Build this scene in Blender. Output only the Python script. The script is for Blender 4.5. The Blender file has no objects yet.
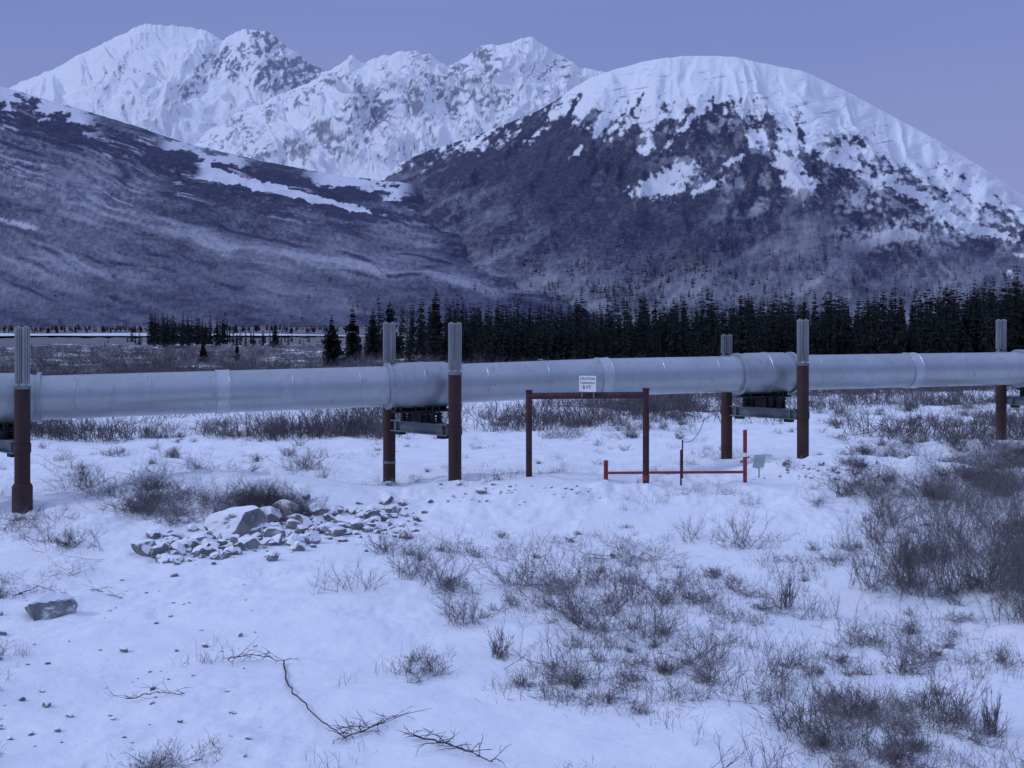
import bpy, math, random
import numpy as np
from mathutils import Vector, Matrix
R=np.random.default_rng(7); random.seed(7)
F=1098.0; CH=5.9; HY=320.0
scn=bpy.context.scene
# ------------------------------------------------------------------ noise
_perm=np.random.default_rng(3).permutation(256); _perm=np.concatenate([_perm,_perm])
_ang=np.random.default_rng(4).uniform(0,2*np.pi,256); _gx=np.cos(_ang); _gy=np.sin(_ang)
def pn(x,y,seed=0):
    x=np.asarray(x,float)+seed*17.31; y=np.asarray(y,float)-seed*9.77
    xi=np.floor(x).astype(int); yi=np.floor(y).astype(int); xf=x-xi; yf=y-yi
    u=xf*xf*xf*(xf*(xf*6-15)+10); v=yf*yf*yf*(yf*(yf*6-15)+10)
    def g(a,b,dx,dy):
        h=_perm[_perm[a&255]+(b&255)]; return _gx[h]*dx+_gy[h]*dy
    n00=g(xi,yi,xf,yf); n10=g(xi+1,yi,xf-1,yf); n01=g(xi,yi+1,xf,yf-1); n11=g(xi+1,yi+1,xf-1,yf-1)
    return ((n00*(1-u)+n10*u)*(1-v)+(n01*(1-u)+n11*u)*v)*1.5
def fbm(x,y,o=4,seed=0,gain=.5):
    s=0;a=1;t=0
    for i in range(o):
        s=s+a*pn(x*2**i,y*2**i,seed+i*3); t+=a; a*=gain
    return s/t
def ridged(x,y,o=4,seed=0,gain=.5):
    s=0;a=1;t=0
    for i in range(o):
        s=s+a*(1-np.abs(pn(x*2**i,y*2**i,seed+i*3))*2); t+=a; a*=gain
    return s/t
def sst(a,b,x):
    t=np.clip((x-a)/(b-a),0,1); return t*t*(3-2*t)
# ------------------------------------------------------------------ mesh helpers
def mk(name,V,Fc,mat=None,smooth=False,attrs=None,link=True,parent=None):
    me=bpy.data.meshes.new(name); V=np.asarray(V,np.float32); Fc=np.asarray(Fc,np.int32)
    n,k=Fc.shape
    me.vertices.add(len(V)); me.vertices.foreach_set('co',V.ravel())
    me.loops.add(n*k); me.loops.foreach_set('vertex_index',Fc.ravel())
    me.polygons.add(n); me.polygons.foreach_set('loop_start',np.arange(0,n*k,k,dtype=np.int32))
    me.polygons.foreach_set('loop_total',np.full(n,k,np.int32))
    me.polygons.foreach_set('use_smooth',np.full(n,smooth))
    if attrs:
        for a,d in attrs.items():
            at=me.attributes.new(a,'FLOAT','POINT'); at.data.foreach_set('value',np.asarray(d,np.float32).ravel())
    me.update(calc_edges=True)
    if mat: me.materials.append(mat)
    ob=bpy.data.objects.new(name,me)
    if link: scn.collection.objects.link(ob)
    if parent: ob.parent=parent
    return ob
def gridfaces(nr,nc):
    i=np.arange(nr*nc).reshape(nr,nc)
    return np.stack([i[:-1,:-1],i[:-1,1:],i[1:,1:],i[1:,:-1]],-1).reshape(-1,4)
def segmesh(S,sides=3):
    S=np.asarray(S,float); p0=S[:,:3];p1=S[:,3:6];d=p1-p0; d/=np.linalg.norm(d,axis=1,keepdims=True)+1e-9
    ref=np.where(np.abs(d[:,2:3])>.9,[[1.,0,0]],[[0,0,1.]]); a=np.cross(d,ref); a/=np.linalg.norm(a,axis=1,keepdims=True)+1e-9
    b=np.cross(d,a); V=[]
    for p,r in((p0,S[:,6]),(p1,S[:,7])):
        for k in range(sides):
            t=2*np.pi*k/sides; V.append(p+r[:,None]*(a*np.cos(t)+b*np.sin(t)))
    V=np.stack(V,1); n=len(S); base=np.arange(n)[:,None]*(2*sides)
    Fs=[np.concatenate([base+k,base+(k+1)%sides,base+sides+(k+1)%sides,base+sides+k],1) for k in range(sides)]
    return V.reshape(-1,3),np.concatenate(Fs)
def xform_segs(S,loc,s,rot,sz=None,rk=1.):
    c,sn=math.cos(rot),math.sin(rot); sz=sz or s; o=S.copy(); o[:,6:8]*=rk
    for j in(0,3):
        x=S[:,j]*c-S[:,j+1]*sn; y=S[:,j]*sn+S[:,j+1]*c
        o[:,j]=x*s+loc[0]; o[:,j+1]=y*s+loc[1]; o[:,j+2]=S[:,j+2]*sz+loc[2]
    return o
def xform_v(V,loc,s,rot,sz=None,lean=(0,0)):
    c,sn=math.cos(rot),math.sin(rot); sz=sz or s
    return np.stack([(V[:,0]*c-V[:,1]*sn)*s+loc[0]+lean[0]*V[:,2]*sz,(V[:,0]*sn+V[:,1]*c)*s+loc[1]+lean[1]*V[:,2]*sz,V[:,2]*sz+loc[2]],1)
# ------------------------------------------------------------------ materials
def newmat(name):
    m=bpy.data.materials.new(name); m.use_nodes=True; nt=m.node_tree; nt.nodes.clear()
    o=nt.nodes.new('ShaderNodeOutputMaterial'); b=nt.nodes.new('ShaderNodeBsdfPrincipled'); nt.links.new(b.outputs[0],o.inputs[0])
    return m,nt,b
def nd(nt,t,**k):
    n=nt.nodes.new(t)
    for a,v in k.items(): setattr(n,a,v)
    return n
def noise_node(nt,scale,detail=4,rough=.55,mapping=None):
    tc=nd(nt,'ShaderNodeTexCoord'); n=nd(nt,'ShaderNodeTexNoise'); n.inputs['Scale'].default_value=scale
    n.inputs['Detail'].default_value=detail; n.inputs['Roughness'].default_value=rough
    if mapping:
        mp=nd(nt,'ShaderNodeMapping'); mp.inputs['Scale'].default_value=mapping
        nt.links.new(tc.outputs['Object'],mp.inputs[0]); nt.links.new(mp.outputs[0],n.inputs['Vector'])
    else: nt.links.new(tc.outputs['Object'],n.inputs['Vector'])
    return n
def mixc(nt,fac,a,b):
    m=nd(nt,'ShaderNodeMix',data_type='RGBA')
    for s,v in((m.inputs[0],fac),(m.inputs[6],a),(m.inputs[7],b)):
        if hasattr(v,'links') or hasattr(v,'is_linked'): nt.links.new(v,s)
        elif isinstance(v,tuple): s.default_value=(*v,1)
        else: s.default_value=v
    return m.outputs[2]
def ramp(nt,src,p0,p1,c0=(0,0,0),c1=(1,1,1)):
    r=nd(nt,'ShaderNodeValToRGB'); r.color_ramp.elements[0].position=p0; r.color_ramp.elements[1].position=p1
    r.color_ramp.elements[0].color=(*c0,1); r.color_ramp.elements[1].color=(*c1,1); nt.links.new(src,r.inputs[0]); return r.outputs[0]
def simple(name,c0,c1,scale=3,rough=.8,metal=0,mapping=None,p=(.35,.65),bump=0):
    m,nt,b=newmat(name); n=noise_node(nt,scale,5,.6,mapping)
    nt.links.new(ramp(nt,n.outputs[0],p[0],p[1],c0,c1),b.inputs['Base Color'])
    b.inputs['Roughness'].default_value=rough; b.inputs['Metallic'].default_value=metal
    b.inputs['Specular IOR Level'].default_value=.25
    if bump:
        bp=nd(nt,'ShaderNodeBump'); bp.inputs['Strength'].default_value=bump; bp.inputs['Distance'].default_value=.02
        nt.links.new(n.outputs[0],bp.inputs['Height']); nt.links.new(bp.outputs[0],b.inputs['Normal'])
    return m
SNOW=(.85,.86,.87)
M_twig=simple('willow_bark',(.08,.07,.073),(.23,.20,.205),1.2)
M_twigd=simple('brush_bark',(.070,.062,.067),(.19,.17,.18),.5)
M_grass=simple('dry_grass_blades',(.22,.19,.185),(.40,.35,.32),1.5)
M_spruce=simple('spruce_needles',(.006,.009,.009),(.020,.026,.024),.8,.9)
M_rust=simple('weathered_steel_post',(.038,.022,.022),(.085,.041,.037),2.2,.75,0,(1,1,.25),(.3,.7),.2)
M_red=simple('red_paint',(.20,.03,.035),(.30,.05,.05),4,.5)
M_redd=simple('dull_red_paint',(.036,.019,.023),(.075,.030,.033),4,.6)
M_fin=simple('aluminium_fins',(.33,.35,.35),(.50,.52,.52),2,.5,.3,(1,1,.3))
M_galv=simple('galvanised_steel',(.13,.145,.155),(.22,.24,.25),3,.5,.3)
M_dark=simple('dark_steel',(.012,.012,.014),(.035,.035,.04),4,.6,.2)
M_white=simple('white_sign_paint',(.74,.74,.72),(.83,.83,.81),2,.5)
M_ink=simple('sign_lettering',(.03,.03,.03),(.05,.05,.05),2,.6)
def pipemat(name,c0,c1,c2,rough):
    m,nt,b=newmat(name)
    n=noise_node(nt,.5,5,.6,(1,1,1)); n2=noise_node(nt,5,4,.6,(1,1,.3))
    c=mixc(nt,ramp(nt,n.outputs[0],.3,.7),c0,c1); c=mixc(nt,ramp(nt,n2.outputs[0],.55,.8),c,c2)
    nt.links.new(c,b.inputs['Base Color']); b.inputs['Metallic'].default_value=.6
    nt.links.new(ramp(nt,n2.outputs[0],.3,.7,(rough-.07,)*3,(rough+.1,)*3),b.inputs['Roughness'])
    bp=nd(nt,'ShaderNodeBump'); bp.inputs['Strength'].default_value=.2; bp.inputs['Distance'].default_value=.02
    nt.links.new(n.outputs[0],bp.inputs['Height']); nt.links.new(bp.outputs[0],b.inputs['Normal'])
    return m
M_pipe=pipemat('insulated_pipe_jacket',(.35,.385,.40),(.44,.475,.49),(.29,.32,.335),.34)
M_sleeve=pipemat('pipe_sleeve_metal',(.28,.315,.33),(.40,.435,.45),(.23,.26,.275),.38)
M_band=pipemat('joint_band_metal',(.44,.475,.495),(.53,.56,.58),(.40,.43,.45),.33)
# rock with snow cap
M_rock,nt,b=newmat('rock_with_snow')
n=noise_node(nt,3,6,.6); rc=mixc(nt,ramp(nt,n.outputs[0],.35,.65),(.12,.12,.13),(.28,.275,.28))
ge=nd(nt,'ShaderNodeNewGeometry'); sx=nd(nt,'ShaderNodeSeparateXYZ'); nt.links.new(ge.outputs['Normal'],sx.inputs[0])
n3=noise_node(nt,2.5,4); ma=nd(nt,'ShaderNodeMath',operation='MULTIPLY_ADD'); nt.links.new(n3.outputs[0],ma.inputs[0]); ma.inputs[1].default_value=1.1; nt.links.new(sx.outputs[2],ma.inputs[2])
nt.links.new(mixc(nt,ramp(nt,ma.outputs[0],.80,.98),rc,SNOW),b.inputs['Base Color']); b.inputs['Roughness'].default_value=.9
# ground
M_ground,nt,b=newmat('snow_ground')
at=nd(nt,'ShaderNodeAttribute'); at.attribute_name='brush'
n1=noise_node(nt,.9,8,.65); n2=noise_node(nt,9,6,.7); n4=noise_node(nt,.35,3,.5)
sn=mixc(nt,ramp(nt,n1.outputs[0],.35,.7),(.77,.79,.82),(.88,.885,.885))
bc=mixc(nt,ramp(nt,n2.outputs[0],.35,.65),(.10,.09,.095),(.25,.235,.245))
ad=nd(nt,'ShaderNodeMath',operation='MULTIPLY_ADD'); nt.links.new(n1.outputs[0],ad.inputs[0]); ad.inputs[1].default_value=1.2
nt.links.new(at.outputs['Fac'],ad.inputs[2])
c=mixc(nt,ramp(nt,ad.outputs[0],.95,1.4),sn,bc)
sp=noise_node(nt,14,3,.8); ms=nd(nt,'ShaderNodeMath',operation='MULTIPLY'); nt.links.new(ramp(nt,sp.outputs[0],.61,.71),ms.inputs[0]); nt.links.new(ramp(nt,n4.outputs[0],.45,.62),ms.inputs[1])
m5=nd(nt,'ShaderNodeMath',operation='MULTIPLY'); nt.links.new(ms.outputs[0],m5.inputs[0]); m5.inputs[1].default_value=.6
c=mixc(nt,m5.outputs[0],c,(.22,.2,.2))
nt.links.new(c,b.inputs['Base Color']); b.inputs['Roughness'].default_value=.85; b.inputs['Specular IOR Level'].default_value=.15
bp=nd(nt,'ShaderNodeBump'); bp.inputs['Strength'].default_value=.7; bp.inputs['Distance'].default_value=.07
nb=noise_node(nt,3.2,8,.64); nt.links.new(nb.outputs[0],bp.inputs['Height']); nt.links.new(bp.outputs[0],b.inputs['Normal'])
def mtn_mat(name,dark0,dark1,snow,nscale,amp=.5):
    m,nt,b=newmat(name); a=nd(nt,'ShaderNodeAttribute'); a.attribute_name='snow'
    n=noise_node(nt,nscale,5,.7); d=mixc(nt,ramp(nt,n.outputs[0],.35,.65),dark0,dark1)
    n2=noise_node(nt,nscale*3,6,.8); s=nd(nt,'ShaderNodeMath',operation='MULTIPLY_ADD'); nt.links.new(n2.outputs[0],s.inputs[0]); s.inputs[1].default_value=amp
    s2=nd(nt,'ShaderNodeMath',operation='SUBTRACT'); nt.links.new(a.outputs['Fac'],s2.inputs[0]); s2.inputs[1].default_value=amp/2
    nt.links.new(s2.outputs[0],s.inputs[2]); s.use_clamp=True
    nt.links.new(mixc(nt,s.outputs[0],d,snow),b.inputs['Base Color']); b.inputs['Roughness'].default_value=.95; b.inputs['Specular IOR Level'].default_value=.05
    return m
M_hill=mtn_mat('hazed_brushy_slope',(.038,.040,.074),(.070,.070,.115),(.66,.67,.72),.035,.36)  # brush and snow colours with bluish air haze mixed in
M_hillr=mtn_mat('hazed_brushy_mountain',(.036,.038,.070),(.065,.066,.108),(.79,.80,.81),.035,.42)  # dark brush tones carry a painted blue haze tint
M_far=mtn_mat('hazed_rock_and_snow',(.16,.178,.225),(.25,.27,.33),(.80,.81,.82),.012,.35)  # atmospheric haze painted into the rock albedo as pale blue-grey
# ------------------------------------------------------------------ ground height
CP=np.array([(-14.9,33.3,.05),(-1.96,37.7,.41),(-4.46,39.9,-.06),(11.2,42.2,.52),(8.7,44.4,.16),(21.7,48.8,.57),
 (.57,37,.71),(4.33,35.5,.24),(3.2,37.3,.3),(7.64,36,.39),(10.5,39,1.0),(6,40,.1),(-10,31,.35),(-7.5,30.5,.4),(-5,31,.15),(2.2,36.8,1.0),(14,37,.9),(13,27,.35),(17,38,.7),
 (-8,44,.1),(-16,44,.2),(2,46,.1),(-2,30,.0),(3,30,.0),(-10.5,35.5,1.15),(-7.2,35,.95),(12.5,39.5,1.1),(-12,33,.5),(18,30,.6),(20,34,.8)])
def gz(X,Y,fine=True):
    X=np.asarray(X,float);Y=np.asarray(Y,float)
    num=np.zeros(np.broadcast(X,Y).shape); den=num+.25
    for x,y,z in CP:
        w=np.exp(-((X-x)**2+(Y-y)**2)/(2*1.7**2)); num=num+w*z; den=den+w
    z=num/den*1.0
    z=z-4.2*sst(60,640,Y)-2*sst(640,2500,Y)
    k=1+sst(60,300,Y)*2
    z=z+fbm(X/7,Y/7,3,1)*.32*k
    if fine:
        rough=.4+.65*sst(-.2,.3,fbm(X/6,Y/9,2,9))+1.7*np.exp(-((Y-35.5-.2*X)/5.5)**2)*sst(.0,.3,fbm(X/4,Y/4,2,19)+.2)
        z=z+fbm(X/1.3,Y/1.3,4,5)*.14*rough+ridged(X/.7,Y/.7,2,15)*.02*rough
    return z
def hit(px,py):
    d=F*CH/(py-HY)
    for _ in range(12):
        d=.5*d+.5*(F*(CH-float(gz((px-512)/F*d,d)))/(py-HY))
    x=(px-512)/F*d; return x,d,float(gz(x,d))
ty=np.concatenate([np.linspace(-30,9,14),np.geomspace(9.4,75,620),np.geomspace(76,9000,150)])
t=np.linspace(-1,1,1101); u=np.sign(t)*(np.abs(t)*.62+ .9*np.abs(t)**6)
Yg=np.repeat(ty[:,None],len(u),1); Xg=u[None,:]*(np.maximum(Yg,9)+3)
Xg=np.where(Yg<9,u[None,:]*30,Xg)
Zg=gz(Xg,Yg)
bn=fbm(Xg/16,Yg/10,4,22)
br=sst(50,80,Yg)*(.1+bn*.9)+sst(80,115,Yg)*.5
br=np.where(Yg>400,.8,br); br=np.clip(br,-.5,1)
br=np.where(Yg<46,-.3,br)
mk('snow_ground',np.stack([Xg,Yg,Zg],-1).reshape(-1,3),gridfaces(*Yg.shape),M_ground,True,{'brush':br})
M_ice=simple('river_ice_snow',(.58,.60,.63),(.76,.77,.79),.02,.7)
xs=np.linspace(-420,-70,120); yl=620+fbm(xs/90,xs*0,2,4)*60; wd=110*(1-sst(-200,-70,xs))+8
tt=np.linspace(0,1,6)[:,None]; Yr=yl[None]+wd[None]*tt; Xr=np.repeat(xs[None],6,0)
mk('frozen_river',np.stack([Xr,Yr,gz(Xr,Yr,False)*0-3.1],-1).reshape(-1,3),gridfaces(6,120),M_ice,True)
# ------------------------------------------------------------------ mountains
def mountain(name,crest,Yc,Yf,pr,nu,nv,disp,mask,mat,bulge=.25,cn=1.2,zf=-10,ks=6,back=1.6):
    px=np.linspace(pr[0],pr[1],nu); cx=[c[0] for c in crest]; cy=[c[1] for c in crest]
    def sm(ks_):
        cp=np.interp(px,cx,cy); k=np.hanning(2*int(ks_*nu/(pr[1]-pr[0]))+3); k/=k.sum(); return np.convolve(np.pad(cp,len(k)//2,mode='edge'),k,'valid')[:nu]
    cs=sm(22); cd=sm(ks)-(ridged(px/26,px*0+.3,5,31,.6)-.55)*cn*4
    t=np.concatenate([np.linspace(0,1,nv)**.8,1+np.linspace(.01,.35,14)])[:,None]
    P=np.repeat(px[None],len(t),0); T=np.repeat(t,nu,1); U=(P-512)/F
    cp=cs[None]+(cd-cs)[None]*np.minimum(T,1)**14
    Y=Yf+(Yc-Yf)*T; Zc=CH+(HY-cp)/F*Yc
    tc=np.minimum(T,1); g=tc*(1+bulge*(1-tc)); g=np.where(T>1,1-(T-1)*back,g)
    Z=zf+(Zc-zf)*g
    E0=HY-F*(Z-CH)/Y
    w=np.where(T<=1,np.clip(T*(1-T)*4,0,1)**.6,0)
    Z=Z+disp(P,E0,T,cd[None])*w
    E=HY-F*(Z-CH)/Y
    S=mask(P,E,T,cd[None],Z,Y)
    ob=mk(name,np.stack([U*Y,Y,Z],-1).reshape(-1,3),gridfaces(*Y.shape),mat,True,{'snow':np.clip(S,0,1)})
    return U*Y,Y,Z,E0,P,T
def ell(P,E,x,y,a,b,ang=0):
    c,s=math.cos(ang),math.sin(ang); dx=P-x; dy=E-y
    return 1-np.sqrt(((dx*c+dy*s)/a)**2+((-dx*s+dy*c)/b)**2)
def warp(P,E,sd,a,sc): return P+a*fbm(P/sc,E/sc,3,sd),E+a*fbm(P/sc+9,E/sc+5,3,sd+1)
def slopeaz(Z,Y,P):
    return np.gradient(Z,axis=1)/np.gradient(P/F,axis=1)/Y
def dispA(P,E,T,c):
    p,e=warp(P,E,40,30,60); return (ridged((p+e*.7)/70,(e-p*.35)/60,5,41,.5)-.4)*250
def rocks(P,E,sd,dens,ang,sc=1.):
    c,s=math.cos(ang),math.sin(ang); p,e=warp(P,E,sd,8*sc,14*sc)
    a=p*c+e*s; b=-p*s+e*c
    n=.55*ridged(a/(30*sc),b/(9*sc),4,sd+3,.6)+.45*ridged(p/(9*sc),e/(8*sc),3,sd+5,.6)
    return sst(.64,.88,n+dens)
def maskA(P,E,T,c,Z,Y):
    s=np.clip(slopeaz(Z,Y,P)*.35,-.3,.3)
    d=-.10-s*.5+.28*sst(-.6,.4,ell(P,E,285,62,55,34,.5))+.15*sst(-.5,.3,ell(P,E,215,75,60,14,-.6))+.12*sst(-.5,.3,ell(P,E,120,75,50,10,-.4))+.18*fbm(P/45,E/35,3,2)
    return 1.0-.9*rocks(P,E,44,d,-.75)
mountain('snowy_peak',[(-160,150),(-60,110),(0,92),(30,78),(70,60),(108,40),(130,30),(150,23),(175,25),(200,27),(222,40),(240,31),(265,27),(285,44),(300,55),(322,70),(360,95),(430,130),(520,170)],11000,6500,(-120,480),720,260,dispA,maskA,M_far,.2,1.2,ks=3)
def maskB(P,E,T,c,Z,Y):
    s=np.clip(slopeaz(Z,Y,P)*.35,-.3,.3)
    d=.06+s*.45+.22*fbm(P/40,E/30,3,8)+.14*sst(-.6,.4,ell(P,E,370,110,130,22,-.45))+.12*sst(-.5,.4,ell(P,E,500,85,70,18,-.3))-.25*sst(-.3,.5,ell(P,E,300,120,50,14,-.5))-.2*sst(155,175,E)-.12*sst(8,0,E-c)
    return 1.0-.95*rocks(P,E,54,d,-.6)
def dispB(P,E,T,c):
    p,e=warp(P,E,50,26,50); return (ridged((p-e*.8)/55,(e+p*.3)/50,5,51,.5)-.4)*165
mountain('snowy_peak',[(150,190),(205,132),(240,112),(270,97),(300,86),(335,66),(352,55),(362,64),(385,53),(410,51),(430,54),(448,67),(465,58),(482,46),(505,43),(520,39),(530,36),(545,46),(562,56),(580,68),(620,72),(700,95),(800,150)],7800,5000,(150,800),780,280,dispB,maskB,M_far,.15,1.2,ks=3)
def dispR(P,E,T,c):
    p,e=warp(P,E,60,20,60)
    a=(p-700); rad=a/(1+(e-40)/160.)
    return (ridged(rad/48,e/260,3,61,.5)-.5)*58+fbm(p/26,e/20,4,63)*16
LX=[380,450,540,570,600,650,700,740,800,850,900,950,1024,1150]; LY=[172,138,106,106,120,113,110,113,132,152,174,200,234,268]
def maskR(P,E,T,c,Z,Y):
    L=np.interp(P,LX,LY)
    rad=(P-700)/(1+(E-40)/160.)
    n=fbm(rad/30+E/90,E/24,5,71,.62); n2=fbm(P/6,E/6,3,74,.6); n3=fbm(P/2.6,E/2.2,2,75,.6); st=ridged(rad/9,E/50,4,76,.6)
    dn_=ridged(rad/16,E/80,3,86,.6)
    k=(L-E)/14+n*3.6+n2*2.0+(.55-dn_)*3.4
    top=sst(-.7,.8,k)
    top=top*(1-.45*sst(.2,.5,fbm(P/22+E/9,E/5+P/60,4,79,.65)+.2*n2)*sst(1,10,E-c))
    pat=np.zeros_like(P)
    for e in((668,176,26,9,-.2),(662,190,24,8,0),(684,170,10,8,.4),(790,168,16,9,.6),(802,183,24,8,.15),(735,160,14,4,-.5),(705,188,18,4,-.4),(604,124,22,4,-.9),(640,108,26,5,-.9),(578,150,10,3,-.8),(850,165,40,9,.5),(915,195,50,8,.5),(975,228,45,5,.25),(690,120,24,4,-.8)):
        pat=np.maximum(pat,sst(-.2,.3,ell(P,E,*e)+n*1.3+n2*1.2)*.88)
    sh=sst(790,880,P)*(1-sst(228,268,E))*sst(-.08,.35,n+.1+n2*.6)*.62
    rub=sst(.0,.35,fbm(rad/14,E/22,4,83,.65)+.25*n2)*.40*sst(560,600,P)*(1-sst(205,235,E))
    sp=sst(.5,.85,ridged(rad/34+E/60,E/120,3,88,.5))
    low=.03+.14*sst(200,295,E)+.16*np.clip(st-.4,0,1)+.16*np.clip(n2,0,1)+.08*np.clip(n3,-.2,1)+.20*n+.12*(sp-.5)
    dk=1-.75*sst(-.5,.3,ell(P,E,600,185,110,60,.5)+n*.4)
    low=low*dk; rub=rub*dk
    return np.maximum.reduce([top,pat,sh,low,rub])+.03*n2
RM=mountain('mountain',[(300,300),(350,240),(385,178),(400,163),(430,150),(470,138),(500,126),(540,110),(565,94),(590,78),(615,69),(640,62),(670,57),(700,55),(735,57),(760,62),(800,70),(830,83),(860,98),(900,120),(940,142),(980,166),(1024,196),(1100,236),(1200,280),(1350,312)],4500,2100,(330,1260),1150,400,dispR,maskR,M_hillr,.3,.35)
# left hill
def qd(P,E): return E-.25*P-12*np.sin(P/140)+12*fbm(P/90,E/60,3,90)
def dispL(P,E,T,c):
    q=qd(P,E); return (ridged(q/36,P/260,3,91,.5)-.5)*36+fbm(P/30,E/18,3,93)*8
def maskL(P,E,T,c,Z,Y):
    q=qd(P,E); dc=E-c
    s1=fbm(q/13,P/120,4,95,.6); s2=fbm(q/38,P/220,2,97,.5); s3=fbm(q/5,P/40,3,96,.65); n=fbm(P/30,E/12,4,98,.6); n2=fbm(P/5,E/4,3,99,.6); n3=fbm(P/2.4,E/2.,2,100,.6)
    base=.02+.24*sst(-.2,.3,s1+.4*s3+.25*n2)*sst(-.4,.3,s2+.05)+.12*sst(-.25,.35,s2)+.13*n+.11*n2+.08*n3+.08*sst(170,260,E)-.16*sst(4,12,dc)*(1-sst(30,60,dc))
    dk=sst(.70,.86,ridged(q/19,P/170,2,108,.5)+.2*n2)*sst(-.15,.1,fbm(P/70,E/40,2,109))
    base=base*(1-.9*dk)
    base=base*(1-.6*sst(270,318,E))
    w=np.zeros_like(P)
    a=np.clip((P-198)/190,0,1); cl=170+(P-198)*.245
    w=np.maximum(w,sst(-.5,.5,(6.5*(1-a)+1.6)-np.abs(E-cl)*1.15+n*8+n2*3)*sst(190,208,P+n*20)*(1-sst(378,392,P)))
    w=np.maximum(w,sst(-.3,.6,(15-dc)/10+n*4.+n2*1.5-.2)*(1-sst(75,110,P)))
    w=np.maximum(w,sst(-.3,.6,(11-dc)/8+n*4.+n2*1.5)*sst(290,330,P)*(1-sst(395,420,P)))
    cl2=143+(P-165)*.3
    w=np.maximum(w,sst(0,.7,(7-np.abs(E-cl2))/5+n*4.4+n2)*sst(150,175,P)*(1-sst(235,260,P))*.9)
    cl3=219+P*.3
    w=np.maximum(w,sst(0,.7,(3.5-np.abs(E-cl3))/3+n*2.5)*(1-sst(30,55,P))*.8)
    th=sst(.12,.36,s3+.5*s1+.3*n2)*.55*sst(.0,.2,fbm(P/60,E/40,2,105))*sst(265,190,E)
    return np.maximum.reduce([base,w,th])
LM=mountain('hill',[(-200,35),(-80,65),(0,86),(60,103),(120,121),(180,141),(240,156),(300,168),(350,177),(385,180),(412,184),(440,202),(470,225),(530,262),(580,288),(640,312),(700,326)],3500,1700,(-130,680),1050,400,dispL,maskL,M_hill,.25,.35)
# ------------------------------------------------------------------ shrub templates
def rdir(az,tilt): return np.array([math.cos(az)*math.sin(tilt),math.sin(az)*math.sin(tilt),math.cos(tilt)])
def bush(rg,nst,nb,nt_,tiltmax,r0,detail=True,br=.18):
    S=[]
    def chain(p,d,L,n,ra,rb,curl,wob):
        pts=[p]
        for i in range(n):
            d=d+np.array([0,0,curl])+rg.normal(0,wob,3); d/=np.linalg.norm(d)
            q=p+d*L/n; S.append((*p,*q,ra+(rb-ra)*i/n,ra+(rb-ra)*(i+1)/n)); p=q; pts.append((p,d))
        return pts[1:]
    for i in range(nst):
        az=rg.uniform(0,6.283); tl=abs(rg.normal(0,tiltmax*.6))+.08
        b0=np.array([rg.normal(0,br),rg.normal(0,br),-.05]); L=rg.uniform(.45,1.08)
        pts=chain(b0,rdir(az,min(tl,1.35)),L,4,r0,r0*.45,.04,.10)
        for (p,d) in pts:
            for j in range(nb):
                dd=d+rg.normal(0,.42,3)+np.array([0,0,.12]); dd/=np.linalg.norm(dd)
                st=p-d*L/4*rg.uniform(0,1)
                p2=chain(st,dd,L*rg.uniform(.2,.42),2,r0*.5,r0*.3,.06,.14)
                if detail:
                    for (pp,d2) in p2:
                        for k in range(nt_):
                            d3=d2+rg.normal(0,.5,3)+np.array([0,0,.1]); d3/=np.linalg.norm(d3)
                            chain(pp,d3,L*rg.uniform(.07,.2),1,r0*.34,r0*.2,0,0)
    return np.array(S)
rg=np.random.default_rng(11)
BT=[bush(rg,22,2,3,1.05,.0052) for _ in range(5)]
BL=[bush(rg,24,2,1,1.35,.0045,True,.38) for _ in range(4)]
BF=[bush(rg,7,1,1,.8,.013,True,.25) for _ in range(6)]
SH=[(440,588,104,54,0),(412,578,60,34,0),(465,625,74,42,0),(520,585,60,34,0),(545,590,95,50,0),(590,585,80,40,0),(570,615,70,36,0),(600,632,115,60,0),(650,640,90,54,0),(625,600,70,40,0),(560,664,70,30,1),(640,560,90,26,0),(745,548,60,38,0),(692,540,38,22,1),(705,662,80,38,0),(670,600,60,34,0),
(868,590,95,70,0),(905,592,110,86,0),(945,560,140,104,0),(985,548,150,116,0),(1020,560,140,125,0),(1020,622,100,95,0),(960,590,90,60,0),(860,648,70,34,1),(902,674,50,32,0),(948,722,76,60,0),(800,735,95,50,0),(845,756,100,66,0),(890,765,80,40,0),(725,690,60,30,1),(785,608,34,42,0),(386,552,34,24,0),(498,657,32,30,0),(355,590,50,24,1),(770,700,70,30,1),(990,735,22,44,0),(640,700,70,20,1),(300,470,50,22,0),(880,505,75,32,0),(850,490,60,24,0),(930,490,90,38,0),(990,480,100,42,0),(1060,600,120,110,0),(820,620,55,30,1),(750,775,70,34,1)]
for i,(px,py,w,h,k) in enumerate(SH):
    x,y,z=hit(px,py); s=F/y; T=(BL if k else BT)[i%4]
    V,Fc=segmesh(xform_segs(T,(0,0,0),w/s/1.3,rg.uniform(0,6.28),h/s/(.8 if k else 1.0)))
    o=mk('willow_shrub',V,Fc,M_twig); o.location=(x,y,z-.02)
S=[]
for i in range(52):
    px=rg.uniform(870,1120); py=rg.uniform(490,600)
    if px<930 and py<525: continue
    x,y,z=hit(px,py); s=rg.uniform(.8,1.9)*(.6+.55*sst(880,1020,px)); S.append(xform_segs(BT[i%5],(x,y,z),s*1.1,rg.uniform(0,6.28),s))
V,Fc=segmesh(np.concatenate(S)); mk('willow_thicket',V,Fc,M_twig)
S=[]
def okden(x,y):
    px=512+F*x/y; py=HY+F*CH/y
    d=.36+fbm(np.array(x/2.6),np.array(y/3.4),3,131)*2.4
    if y<31:
        if px<380+(31-y)*9: d-=1.1
        if px<60: d+=.3
        if 540<py<680 and 390<px<740: d+=.3
    else:
        if 200<px<560 and y<36: d-=.8
        if px>560 and y<44: d-=.15
    return d
n=0
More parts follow.
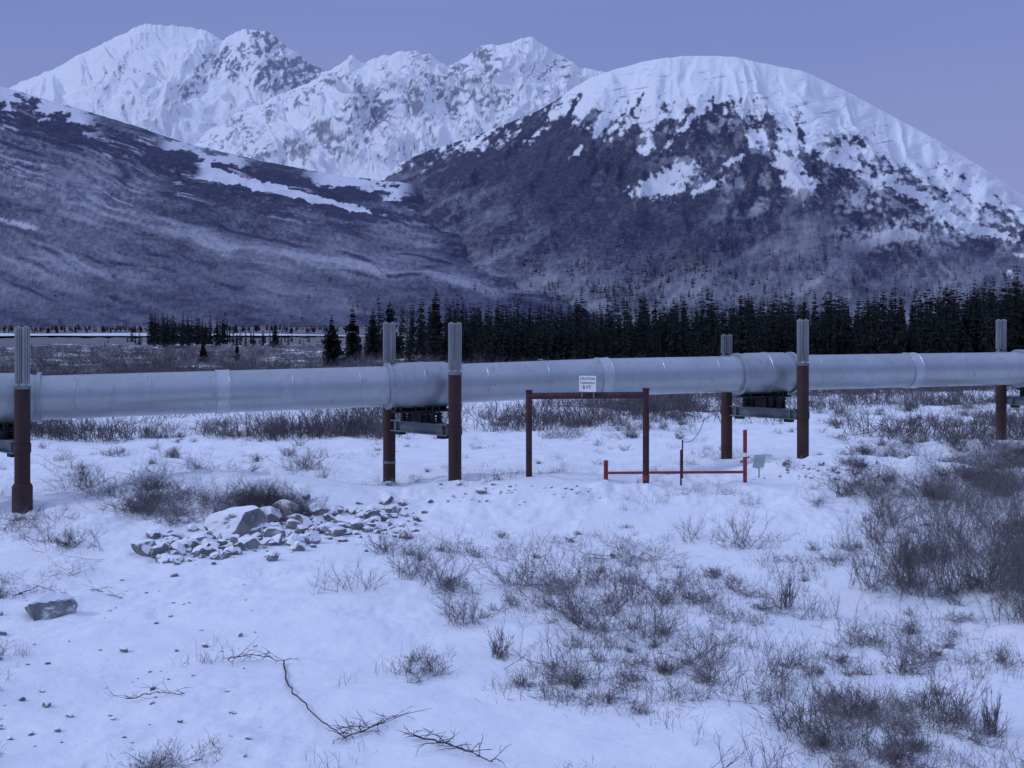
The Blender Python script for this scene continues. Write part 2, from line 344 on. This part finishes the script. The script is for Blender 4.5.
while n<430:
    y=1/rg.uniform(1/62,1/13.2); x=rg.uniform(-.5,.55)*y
    if rg.uniform()>okden(x,y): continue
    z=float(gz(x,y)); s=rg.uniform(.14,.46); T=BL[n%4] if rg.uniform()<.5 else BT[n%5]
    idx=rg.permutation(len(T))[:int(len(T)*.5)]
    S.append(xform_segs(T[idx],(x,y,z),s*1.3,rg.uniform(0,6.28),s*rg.uniform(.6,1.1),.9)); n+=1
V,Fc=segmesh(np.concatenate(S)); mk('low_brush',V,Fc,M_twig)
S=[]
n=0
while n<1200:
    y=1/rg.uniform(1/70,1/13); x=rg.uniform(-.55,.6)*y
    if rg.uniform()>okden(x,y)+.22*(y>36)+.05: continue
    z=float(gz(x,y)); m=int(rg.integers(5,22)); sp_=rg.uniform(.05,.3)
    a=rg.uniform(0,6.28,m); tl=np.abs(rg.normal(0,.5,m)); L=rg.uniform(.10,.36,m)
    p0=np.stack([x+rg.normal(0,sp_,m),y+rg.normal(0,sp_,m),np.full(m,z-.04)],1)
    d=np.stack([np.cos(a)*np.sin(tl),np.sin(a)*np.sin(tl),np.cos(tl)],1); pm=p0+d*L[:,None]*.6
    d2=d+np.stack([np.cos(a)*.4,np.sin(a)*.4,-np.ones(m)*.2],1); p1=pm+d2*L[:,None]*.4
    r=np.full((m,1),.0036); S.append(np.concatenate([p0,pm,r,r*.8],1)); S.append(np.concatenate([pm,p1,r*.8,r*.4],1)); n+=1
V,Fc=segmesh(np.concatenate(S)); mk('dry_grass',V,Fc,M_grass)
def strip(name,boxes,mat,T,smin,smax):
    S=[]
    for (x0,x1,y0,y1,cnt) in boxes:
        for i in range(cnt):
            px=rg.uniform(x0,x1); py=rg.uniform(y0,y1); x,y,z=hit(px,py); s=rg.uniform(smin,smax)
            if rg.uniform()>.7+fbm(np.array(x/3.),np.array(y/3.),2,77)*2.2: continue
            S.append(xform_segs(T[i%len(T)],(x,y,z),s*1.2,rg.uniform(0,6.28),s*.75))
    V,Fc=segmesh(np.concatenate(S)); mk(name,V,Fc,mat)
strip('brush_strip',[(130,300,500,524,60),(0,80,520,548,14),(30,330,455,497,50),(160,400,424,440,70),(545,690,416,440,60),(815,1040,402,430,110),(840,1040,440,468,80),(840,1060,470,500,45),(480,600,418,432,14),(0,160,422,440,20)],M_twigd,BL+BT[:2],.35,1.0)
# distant brush band
S=[];n=0
while n<4300:
    y=1/rg.uniform(1/300,1/54); x=rg.uniform(-.52,.52)*y
    dn=.0+float(fbm(np.array(x/16),np.array(y/10),4,22))*1.8+ .8*float(sst(68,108,y))
    if rg.uniform()>dn: continue
    if y>140 and x>0: continue
    z=float(gz(x,y)); s=rg.uniform(.5,1.7); S.append(xform_segs(BF[n%6],(x,y,z),s*1.4*(1+y/300),rg.uniform(0,6.28),s,1+y/200)); n+=1
V,Fc=segmesh(np.concatenate(S)); mk('distant_brush',V,Fc,M_twigd)
# ------------------------------------------------------------------ spruces
def spruce(rg,nw,nbr,wr,sub=2):
    V=[];Fc=[]
    def tri(a,b,c):
        i=len(V); V.extend([a,b,c]); Fc.append((i,i+1,i+2))
    for k in range(5):
        a=k*1.257; b=a+1.257; r=.012
        tri((r*math.cos(a),r*math.sin(a),-.03),(r*math.cos(b),r*math.sin(b),-.03),(0,0,.96))
    gap=rg.uniform(0,6.28)
    for i in range(nw):
        f=(i+rg.uniform(0,.8))/nw; h=.04+.94*f
        base=wr*((1-f)**.8)*(.5+.5*min(1,f*6+.4))+.010; base*=rg.uniform(.6,1.3)
        for j in range(nbr):
            az=rg.uniform(0,6.28); L=base*rg.uniform(.45,1.2)*(1-.25*(math.cos(az-gap)>.6))
            dr=rg.uniform(.15,.55)*(1-f*.7); p=np.array([0,0,h]); d=np.array([math.cos(az),math.sin(az),0]); sd=np.array([-d[1],d[0],0])
            for s in range(sub):
                a0=s/sub*.8; a1=min(1,a0+.65)
                q0=p+d*L*a0+np.array([0,0,-dr*L*a0]); q1=p+d*L*a1+np.array([0,0,-dr*L*a1+.15*L*a1])
                w=L*.42*(1-a0*.6); dz=-rg.uniform(.15,.6)*L
                tri(q0,q1,q0+d*L*.3+sd*w+np.array([0,0,dz])); tri(q0,q1,q0+d*L*.3-sd*w+np.array([0,0,dz]))
    return np.array(V),np.array(Fc)
SP=[spruce(rg,28,6,rg.uniform(.08,.17)) for _ in range(10)]
SPn=[spruce(rg,44,10,w,3) for w in(.24,.2,.17,.15)]
SPf=[spruce(rg,8,4,.2,1) for _ in range(4)]
def forest(name,items,T):
    Vs=[];Fs=[];o=0
    for i,(x,y,z,h,w) in enumerate(items):
        V,Fc=T[int(rg.integers(len(T)))]; Vs.append(xform_v(V,(x,y,z),h*w,rg.uniform(0,6.28),h,rg.normal(0,.025,2))); Fs.append(Fc+o); o+=len(V)
    mk(name,np.concatenate(Vs),np.concatenate(Fs),M_spruce)
items=[]
TX=[340,360,400,440,520,600,680,760,850,930,1030,1120]; TYp=[316,312,305,298,297,297,297,294,293,285,275,272]
while len(items)<1050:
    px=rg.uniform(345,1110); y=rg.uniform(165,300) if rg.uniform()<.8 else rg.uniform(140,175)
    if px<460 and y<180: continue
    if px<440 and rg.uniform()>(px-320)/120.: continue
    x=(px-512)/F*y; z=float(gz(x,y,False)); top=np.interp(px,TX,TYp)+9*float(fbm(np.array(px/22),np.array(.3),3,150))*1.6+rg.normal(4,5)+rg.exponential(7)
    if rg.uniform()<.12: top-=rg.uniform(5,15)
    h=CH-(top-HY)/F*y-z
    if h<3: continue
    items.append((x,y,z-.1,h,rg.uniform(.65,1.15)))
for _ in range(400):
    px=rg.uniform(400,1110); y=rg.uniform(148,210); x=(px-512)/F*y; items.append((x,y,float(gz(x,y,False)),rg.uniform(2,6.5),1.5))
for _ in range(40):
    px=rg.uniform(400,1060); y=rg.uniform(105,150); x=(px-512)/F*y; items.append((x,y,float(gz(x,y,False)),rg.uniform(1.2,4.2),1.2))
forest('spruce_forest',items,SP)
items=[]
for _ in range(160):
    px=rg.choice([rg.normal(200,22),rg.normal(165,14),rg.uniform(100,360),rg.normal(215,40),rg.normal(270,20)]); y=rg.uniform(300,480); x=(px-512)/F*y; z=float(gz(x,y,False))
    h=rg.uniform(2.5,6.5)*(1.85 if 150<px<235 else .9); items.append((x,y,z,h,rg.uniform(.7,1.3)))
for _ in range(500):
    px=rg.uniform(-20,520); y=rg.uniform(850,1250); x=(px-512)/F*y; items.append((x,y,float(gz(x,y,False)),rg.uniform(3,7),2.2))
forest('spruce_stand',items,SP[:4])
for (px,py,h,k) in((331,372,54,0),(353,368,60,2),(203,368,26,1),(237,368,24,3),(275,345,26,2),(373,364,56,3),(390,362,60,1),(436,362,72,3)):
    y=F*(CH+1.2)/(py-HY); x=(px-512)/F*y; z=float(gz(x,y,False)); V,Fc=SPn[k]; hh=h/F*y
    o=mk('spruce_tree',xform_v(V,(0,0,0),hh*1.05,rg.uniform(0,6),hh),Fc,M_spruce); o.location=(x,y,z-.1)
items=[]
for (XX,YY,ZZ,EE,PP,TT,lo,cnt,xc) in((*RM,228,1300,660),(*LM,266,260,480)):
    XX,YY,ZZ,EE,PP=[a.ravel() for a in(XX,YY,ZZ,EE,PP)]
    prob=sst(lo,306,EE)**1.2*(TT.ravel()<.95)*(PP>-20)*(PP<1060)*(.15+np.exp(-((PP-xc)/110)**2))*np.clip(.4+fbm(PP/25,EE/12,3,140)*2.5,0,1)
    idx=rg.choice(len(XX),cnt,replace=False,p=prob/prob.sum())
    for i in idx: items.append((XX[i],YY[i],ZZ[i]-1,rg.uniform(9,23),1.4))
forest('slope_trees',items,SPf)
# ------------------------------------------------------------------ pipeline
def empty(name,loc=(0,0,0)):
    e=bpy.data.objects.new(name,None); e.location=loc; scn.collection.objects.link(e); return e
def tube(name,p0,p1,r,mat,sides=48,parent=None,caps=True,prof=None):
    p0=np.array(p0,float);p1=np.array(p1,float);d=p1-p0;L=np.linalg.norm(d);d/=L
    ref=np.array([0,0,1.]) if abs(d[2])<.9 else np.array([1.,0,0]); a=np.cross(d,ref);a/=np.linalg.norm(a);b=np.cross(a,d)
    prof=prof or [(0,r),(1,r)]
    if caps: prof=[(prof[0][0],.001)]+list(prof)+[(prof[-1][0],.001)]
    th=np.linspace(0,2*np.pi,sides,endpoint=False); V=[]
    for t_,rr in prof:
        V.append(p0+d*L*t_+rr*(np.cos(th)[:,None]*a+np.sin(th)[:,None]*b))
    V=np.concatenate(V); m=len(prof); i=np.arange(m*sides).reshape(m,sides); j=np.roll(i,-1,1)
    Fc=np.stack([i[:-1],j[:-1],j[1:],i[1:]],-1).reshape(-1,4)
    o=mk(name,V,Fc,mat,True,parent=parent)
    o.data.set_sharp_from_angle(angle=math.radians(35)); return o
def box(name,c,ax,ay,az,mat,parent=None,bev=.012):
    c=np.array(c,float);ax=np.array(ax,float);ay=np.array(ay,float);az=np.array(az,float)
    V=[c+sx*ax+sy*ay+sz*az for sx in(-1,1) for sy in(-1,1) for sz in(-1,1)]
    Fc=[(0,1,3,2),(4,6,7,5),(0,4,5,1),(2,3,7,6),(0,2,6,4),(1,5,7,3)]
    o=mk(name,V,Fc,mat,parent=parent)
    if bev:
        m=o.modifiers.new('bevel','BEVEL'); m.width=bev; m.segments=2
    return o
C=[(-30.0,29.7,3.36),(-16.1,34.4,3.42),(-3.21,38.8,3.60),(9.93,43.3,3.80),(22.99,47.7,3.82),(36.2,52.2,3.95)]
C=[np.array(c) for c in C]
pipe=empty('oil_pipeline')
pr=.70
for i in range(len(C)-1):
    a,bq=C[i],C[i+1]; d=(bq-a); L=np.linalg.norm(d); d=d/L
    mid=(a+bq)/2+np.array([0,0,.0 if i!=2 else .06])
    for nm,p,q in(('pipe_section',a,mid),('pipe_section',mid,bq)):
        LL=np.linalg.norm(q-p); prof=[(0,pr)]
        for s in range(1,3):
            t0=s/3; e=.018/LL; prof+=[(t0-e,pr),(t0-e*.6,pr+.008),(t0+e*.6,pr+.008),(t0+e,pr)]
        prof.append((1,pr)); tube(nm,p,q,pr,M_pipe,64,pipe,False,prof)
    tube('joint_band',mid-d*.22,mid+d*.22,pr,M_band,64,pipe,True,[(0,pr+.01),(.015,pr+.045),(.08,pr+.045),(.1,pr+.03),(.9,pr+.03),(.92,pr+.045),(.985,pr+.045),(1,pr+.01)])
for i,c in enumerate(C):
    a=C[max(i-1,0)];bq=C[min(i+1,len(C)-1)]; d=(bq-a);d/=np.linalg.norm(d)
    tube('anchor_sleeve',c-d*1.26,c+d*1.26,.78,M_sleeve,64,pipe,True,[(0,.715),(.0,.82),(.045,.82),(.05,.735),(.10,.74),(.17,.81),(.48,.815),(.485,.835),(.515,.835),(.52,.815),(.83,.81),(.90,.74),(.95,.735),(.955,.82),(1,.82),(1,.715)])
    s=np.cross(d,[0,0,1]); s/=np.linalg.norm(s)
    box('shoe_plate',c+np.array([0,0,-.90]),d*1.0,s*.42,np.array([0,0,.035]),M_dark,pipe)
    box('shoe_web',c+np.array([0,0,-.78]),d*.9,s*.05,np.array([0,0,.12]),M_dark,pipe)
    for q in(-.8,-.3,.3,.8): box('shoe_gusset',c+d*q+np.array([0,0,-.74]),d*.03,s*.40,np.array([0,0,.12]),M_dark,pipe)
def finpost(sup,x,y,zb,zt,zfin,ring=None,flare=0):
    r=.225
    tube('post',(x,y,zb-.6),(x,y,zfin),r,M_rust,40,sup,True)
    tube('post_cap',(x,y,zfin-.06),(x,y,zfin+.03),r,M_galv,40,sup,True,[(0,r+.015),(1,r+.015)])
    if flare: tube('post_base_sleeve',(x,y,zb-.5),(x,y,zb+flare),r,M_rust,40,sup,True,[(0,r+.07),(.93,r+.07),(1,r+.01)])
    if ring: tube('post_band',(x,y,ring-.05),(x,y,ring+.05),r,M_galv,40,sup,True,[(0,r+.012),(1,r+.012)])
    for sgn in(-1,1):
        cx=x+sgn*.118; tube('heat_pipe',(cx,y,zfin),(cx,y,zt),.04,M_fin,12,sup,True)
        V=[];Fc=[]
        for k in range(10):
            a=k*math.pi/5+.1; dx,dy=math.cos(a),math.sin(a); w=.004
            i=len(V)
            for zz in(zfin+.10,zt-.03):
                for rr in(.035,.112):
                    for s_ in(-1,1): V.append((cx+dx*rr-dy*w*s_,y+dy*rr+dx*w*s_,zz))
            Fc+=[(i,i+2,i+6,i+4),(i+1,i+5,i+7,i+3),(i+2,i+3,i+7,i+6),(i+4,i+6,i+7,i+5)]
        mk('radiator_fins',V,Fc,M_fin,parent=sup)
PD=[(1,(.05,5.72,3.87,.9),(0,5.75,3.9,0),2.02),(2,(.41,5.83,4.08,0),(-.06,5.83,4.35,0),2.10),(3,(.52,5.94,4.21,0),(.16,5.33,4.45,0),2.26),(4,(.6,6.0,4.3,0),(.57,5.94,4.5,0),2.36)]
for i,nr,fr,zb in PD:
    c=C[i]; sup=empty('pipeline_support')
    near=np.array([c[0]+1.25,c[1]-1.1,0]); far=np.array([c[0]-1.25,c[1]+1.1,0])
    finpost(sup,near[0],near[1],nr[0],nr[1],nr[2],None,nr[3])
    finpost(sup,far[0],far[1],fr[0],fr[1],fr[2],(.75 if i==2 else None))
    d=near-far; L=np.linalg.norm(d); d/=L; s=np.cross(d,[0,0,1]); m=np.array([c[0],c[1],zb]); h=L/2-.24
    up=np.array([0,0,1.])
    box('crossbeam_web',m,d*h,s*.03,up*.16,M_galv,sup,0)
    box('crossbeam_top_flange',m+up*.18,d*h,s*.17,up*.02,M_galv,sup,0)
    box('crossbeam_bottom_flange',m-up*.18,d*h,s*.17,up*.02,M_galv,sup,0)
    for e in(-1,1):
        pc=(near if e>0 else far)+up*zb
        tube('post_clamp',pc-up*.14,pc+up*.14,.25,M_rust,40,sup,True,[(0,.25),(1,.25)])
        box('bracket_stiffener',m+d*e*(h-.25),d*.02,s*.155,up*.155,M_galv,sup,0)
        box('bracket_foot',m+d*e*(h-.35)-up*.26,d*.16,s*.14,up*.055,M_dark,sup)
    topz=c[2]-.935-(zb+.20)
    for q in(-.78,-.42,.42,.78):
        for sg in(-1,1):
            p=m+d*q*.95+s*sg*.15+up*.20
            tube('slide_bumper',p,p+up*topz,.09,M_dark,14,sup,True,[(0,.13),(.12,.13),(.14,.08),(.3,.12),(.42,.08),(.55,.12),(.68,.08),(.85,.13),(1,.13)])
            tube('bumper_bolt',p+up*topz,p+up*(topz+.25),.03,M_dark,8,sup)
    box('slide_plate',m+up*(.20+topz*.5),d*.25,s*.26,up*topz*.45,M_dark,sup)
# ------------------------------------------------------------------ gate frame
gf=empty('crossing_gate_frame')
A=np.array([.573,37.,.71]);B=np.array([4.33,35.5,.24])
tube('left_post',(A[0],A[1],A[2]-.5),(A[0],A[1],3.50),.105,M_redd,24,gf)
tube('right_post',(B[0],B[1],B[2]-.7),(B[0],B[1],3.66),.105,M_redd,24,gf)
tube('post_cap',(B[0],B[1],3.66),(B[0],B[1],3.70),.125,M_redd,24,gf)
tube('post_cap',(A[0],A[1],3.50),(A[0],A[1],3.54),.125,M_redd,24,gf)
tube('header_bar',(A[0]+.02,A[1],3.34),(B[0]-.02,B[1],3.475),.11,M_redd,24,gf)
tube('post_band',(B[0],B[1],.72),(B[0],B[1],.88),.115,M_red,24,gf)
sg=empty('clearance_sign',(0,0,0)); sx,sy=2.53,36.12
bd=(B-A); bd[2]=0; bd/=np.linalg.norm(bd); sn=np.array([-bd[1],bd[0],0])
sn=sn if sn[1]<0 else -sn
cen=np.array([sx,sy,0])+sn*.14+np.array([0,0,3.81])
box('sign_board',cen,bd*.29,sn*.012,np.array([0,0,.26]),M_white,sg,.004)
for q in(-.2,.2): box('sign_bracket',cen+bd*q-sn*.03+np.array([0,0,-.15]),bd*.02,sn*.012,np.array([0,0,.3]),M_galv,sg,0)
rotz=math.atan2(bd[1],bd[0])
for txt,zz,sz in(('CAUTION',.13,.09),('CLEARANCE',.0,.07),('8 FT.',-.17,.13)):
    cu=bpy.data.curves.new('sign_text','FONT'); cu.body=txt; cu.size=sz*1.25; cu.align_x='CENTER'; cu.extrude=.002; cu.materials.append(M_ink)
    o=bpy.data.objects.new('sign_text',cu); scn.collection.objects.link(o); o.parent=sg
    p=cen+sn*.016+np.array([0,0,zz]); o.location=p; o.rotation_euler=(math.pi/2,0,rotz)
lb=empty('low_barrier')
q1=np.array([3.19,37.3,.3]);q2=np.array([7.64,36.,.39]);q3=np.array([5.6,36.4,.3])
tube('barrier_post',(q1[0],q1[1],0),(q1[0],q1[1],1.13),.075,M_red,20,lb)
tube('barrier_post',(q2[0],q2[1],0),(q2[0],q2[1],2.3),.065,M_red,20,lb)
tube('thin_stake',(q3[0],q3[1],0),(q3[0],q3[1],1.6),.03,M_redd,12,lb)
tube('rail',(q1[0],q1[1]-.1,.72),(q2[0],q2[1]-.1,.93),.045,M_red,20,lb)
tube('post_band',(q2[0],q2[1],1.42),(q2[0],q2[1],1.55),.072,M_white,20,lb)
pts=[np.array([5.9,38.0,1.7])*(1-t_)+np.array([7.3,41.5,2.2])*t_-np.array([0,0,.35*math.sin(math.pi*t_)]) for t_ in np.linspace(0,1,9)]
V,Fc=segmesh([(*pts[i],*pts[i+1],.014,.014) for i in range(8)],6); mk('cable',V,Fc,M_galv,parent=lb)
tube('cable_stake',(5.9,38.0,0),(5.9,38.0,1.75),.025,M_redd,12,lb)
x,y,z=hit(759,478); ms_=empty('marker_sign')
tube('stake',(x,y,z-.3),(x,y,z+.72),.02,M_galv,10,ms_); box('marker_board',(x,y-.035,z+.58),(.2,.03,0),(0,.008,0),(.04,0,.22),simple('pale_green_sign',(.35,.5,.42),(.5,.6,.55)),ms_,.003)
# ------------------------------------------------------------------ rocks
import bmesh
def rock(name,x,y,z,w,d,h,seed,sub=3,link=True):
    bm=bmesh.new(); bmesh.ops.create_icosphere(bm,subdivisions=sub,radius=1)
    r=np.random.default_rng(seed)
    V=np.array([v.co[:] for v in bm.verts])
    for _ in range(13):
        nrm=r.normal(0,1,3); nrm/=np.linalg.norm(nrm); k=r.uniform(.5,.85); dd=V@nrm; V=V-np.maximum(dd-k,0)[:,None]*nrm
    V*=(1+.10*fbm(V[:,0]*2+seed,V[:,1]*2+V[:,2],3,seed%17))[:,None]
    Fc=np.array([[v.index for v in f.verts] for f in bm.faces]); bm.free()
    V=V*np.array([w/2,d/2,h/2])*1.2; a=r.uniform(-.5,.5); V=xform_v(V,(x,y,z+h*.18),1,a)
    return V,Fc
for (px,py,w,h) in((236,535,54,32),(146,553,28,17),(176,553,18,13),(288,516,34,16),(48,614,46,24),(268,522,30,18),(206,548,18,12),(300,528,26,14),(250,547,22,13),(320,514,24,13),(345,525,20,12),(372,520,18,11)):
    x,y,z=hit(px,py); s=F/y; V,Fc=rock('boulder',0,0,0,w/s,w/s*.8,h/s*1.35,px,4); o=mk('boulder',V,Fc,M_rock); o.location=(x,y,z)
Vs=[];Fs=[];o=0
for i in range(660):
    if i<450:
        t_=rg.uniform(); px=rg.normal(165+t_*240,16); py=rg.normal(552-t_*36,5+6*(1-abs(t_-.5))); s=min(rg.lognormal(-1.7,.5),.6)
    elif i<500: px=rg.uniform(440,600); py=rg.uniform(484,502); s=rg.lognormal(-2.4,.4)
    elif i<570: px=rg.uniform(740,880); py=rg.uniform(458,480); s=rg.lognormal(-2.1,.4)
    else: px=rg.uniform(-20,260); py=rg.uniform(580,760); s=rg.lognormal(-2.7,.45)
    x,y,z=hit(px,py); V,Fc=rock('r',0,0,0,s,s*rg.uniform(.6,1),s*rg.uniform(.6,1.0),i+5,2); V=V+np.array([x,y,z]); Vs.append(V);Fs.append(Fc+o);o+=len(V)
mk('rock_rubble',np.concatenate(Vs),np.concatenate(Fs),M_rock)
# ------------------------------------------------------------------ fallen branches
simple_br=simple('wet_branch_bark',(.035,.027,.028),(.09,.07,.07),5)
def branch(path,r0,twigs,tw,seed):
    r=np.random.default_rng(seed); P=[np.array(hit(px,py))+np.array([0,0,h]) for px,py,h in path]
    pts=[]
    for i in range(len(P)-1):
        for k in range(5): pts.append(P[i]*(1-k/5)+P[i+1]*k/5+r.normal(0,.012,3))
    pts.append(P[-1]); n=len(pts); S=[]
    for i in range(n-1): S.append((*pts[i],*pts[i+1],r0*(1-.6*i/n),r0*(1-.6*(i+1)/n)))
    for i in range(twigs):
        p=pts[int(r.integers(int(n*tw[0]),max(int(n*tw[1]),int(n*tw[0])+1)))]; az=r.uniform(0,6.28); d=np.array([math.cos(az),math.sin(az)*.8,r.uniform(.0,.6)]); L=r.uniform(.12,.40)
        for k in range(3):
            q=p+d*L/3; S.append((*p,*q,r0*.35,r0*.28)); 
            d2=d+r.normal(0,.5,3); S.append((*q,*(q+d2*L*.25),r0*.25,r0*.15)); d=d+r.normal(0,.25,3)+np.array([0,0,-.08]); p=q
    V,Fc=segmesh(S,5); mk('fallen_branch',V,Fc,simple_br)
branch([(284,664,.05),(287,685,.04),(300,703,.05),(322,725,.05),(345,741,.06),(385,728,.08)],.014,26,(.72,1),1)
branch([(228,664,.08),(250,660,.1),(284,664,.06)],.011,22,(0,1),2)
branch([(412,738,.05),(445,750,.1),(490,765,.05)],.014,34,(0,1),3)
branch([(126,702,.04),(155,697,.08),(185,696,.04)],.009,16,(0,1),4)
branch([(15,598,.05),(40,590,.1),(70,600,.05)],.010,18,(0,1),5)
branch([(90,590,.03),(120,600,.06)],.008,12,(0,1),6)
branch([(360,735,.05),(395,720,.06)],.008,14,(0,1),7)
# ------------------------------------------------------------------ world, sun, camera
w=bpy.data.worlds.new('World'); scn.world=w; w.use_nodes=True; nt=w.node_tree; bg=nt.nodes['Background']
SUN=Vector((-.70,-.12,.50)).normalized()
sky=nd(nt,'ShaderNodeTexSky',sky_type='NISHITA'); sky.sun_disc=False; sky.sun_elevation=math.asin(SUN.z); sky.sun_rotation=math.atan2(SUN.x,SUN.y)
tc=nd(nt,'ShaderNodeTexCoord'); sp=nd(nt,'ShaderNodeSeparateXYZ'); nt.links.new(tc.outputs['Generated'],sp.inputs[0])
r=nd(nt,'ShaderNodeValToRGB'); e=r.color_ramp.elements
e[0].position=0; e[0].color=(.280,.315,.58,1); e[1].position=1; e[1].color=(.46,.58,1.0,1)
for p,cc in((.10,(.250,.295,.575,1)),(.27,(.190,.252,.555,1)),(.45,(.28,.375,.78,1)),(.7,(.42,.53,.99,1))):
    x=e.new(p); x.color=cc
nt.links.new(sp.outputs[2],r.inputs[0])
mp=nd(nt,'ShaderNodeMapping'); mp.inputs['Scale'].default_value=(1,1,3.5); nt.links.new(tc.outputs['Generated'],mp.inputs[0])
nz=nd(nt,'ShaderNodeTexNoise'); nz.inputs['Scale'].default_value=1.6; nz.inputs['Detail'].default_value=5; nt.links.new(mp.outputs[0],nz.inputs['Vector'])
cl=ramp(nt,nz.outputs[0],.3,.7,(.92,.94,.97),(1.08,1.06,1.03))
mu=nd(nt,'ShaderNodeMix',data_type='RGBA',blend_type='MULTIPLY'); mu.inputs[0].default_value=1; nt.links.new(r.outputs[0],mu.inputs[6]); nt.links.new(cl,mu.inputs[7])
sc=nd(nt,'ShaderNodeMix',data_type='RGBA',blend_type='MULTIPLY'); sc.inputs[0].default_value=1; nt.links.new(sky.outputs[0],sc.inputs[6]); sc.inputs[7].default_value=(.04,.045,.07,1)
mx=nd(nt,'ShaderNodeMix',data_type='RGBA'); mx.inputs[0].default_value=.96; nt.links.new(sc.outputs[2],mx.inputs[6]); nt.links.new(mu.outputs[2],mx.inputs[7])
nt.links.new(mx.outputs[2],bg.inputs[0]); bg.inputs[1].default_value=1.0
L=bpy.data.lights.new('sun','SUN'); L.energy=1.05; L.angle=math.radians(14); L.color=(.74,.81,1.0)
lo=bpy.data.objects.new('sun',L); scn.collection.objects.link(lo)
lo.rotation_euler=SUN.to_track_quat('Z','Y').to_euler()
cam=bpy.data.cameras.new('camera'); co=bpy.data.objects.new('camera',cam); scn.collection.objects.link(co)
cam.sensor_width=36; cam.lens=36*F/1024; cam.shift_y=-64/1024; cam.clip_end=30000; cam.clip_start=.1
co.location=(0,0,CH); co.rotation_euler=(math.pi/2,0,0); scn.camera=co
scn.view_settings.view_transform='Standard'; scn.view_settings.look='None'; scn.view_settings.exposure=0
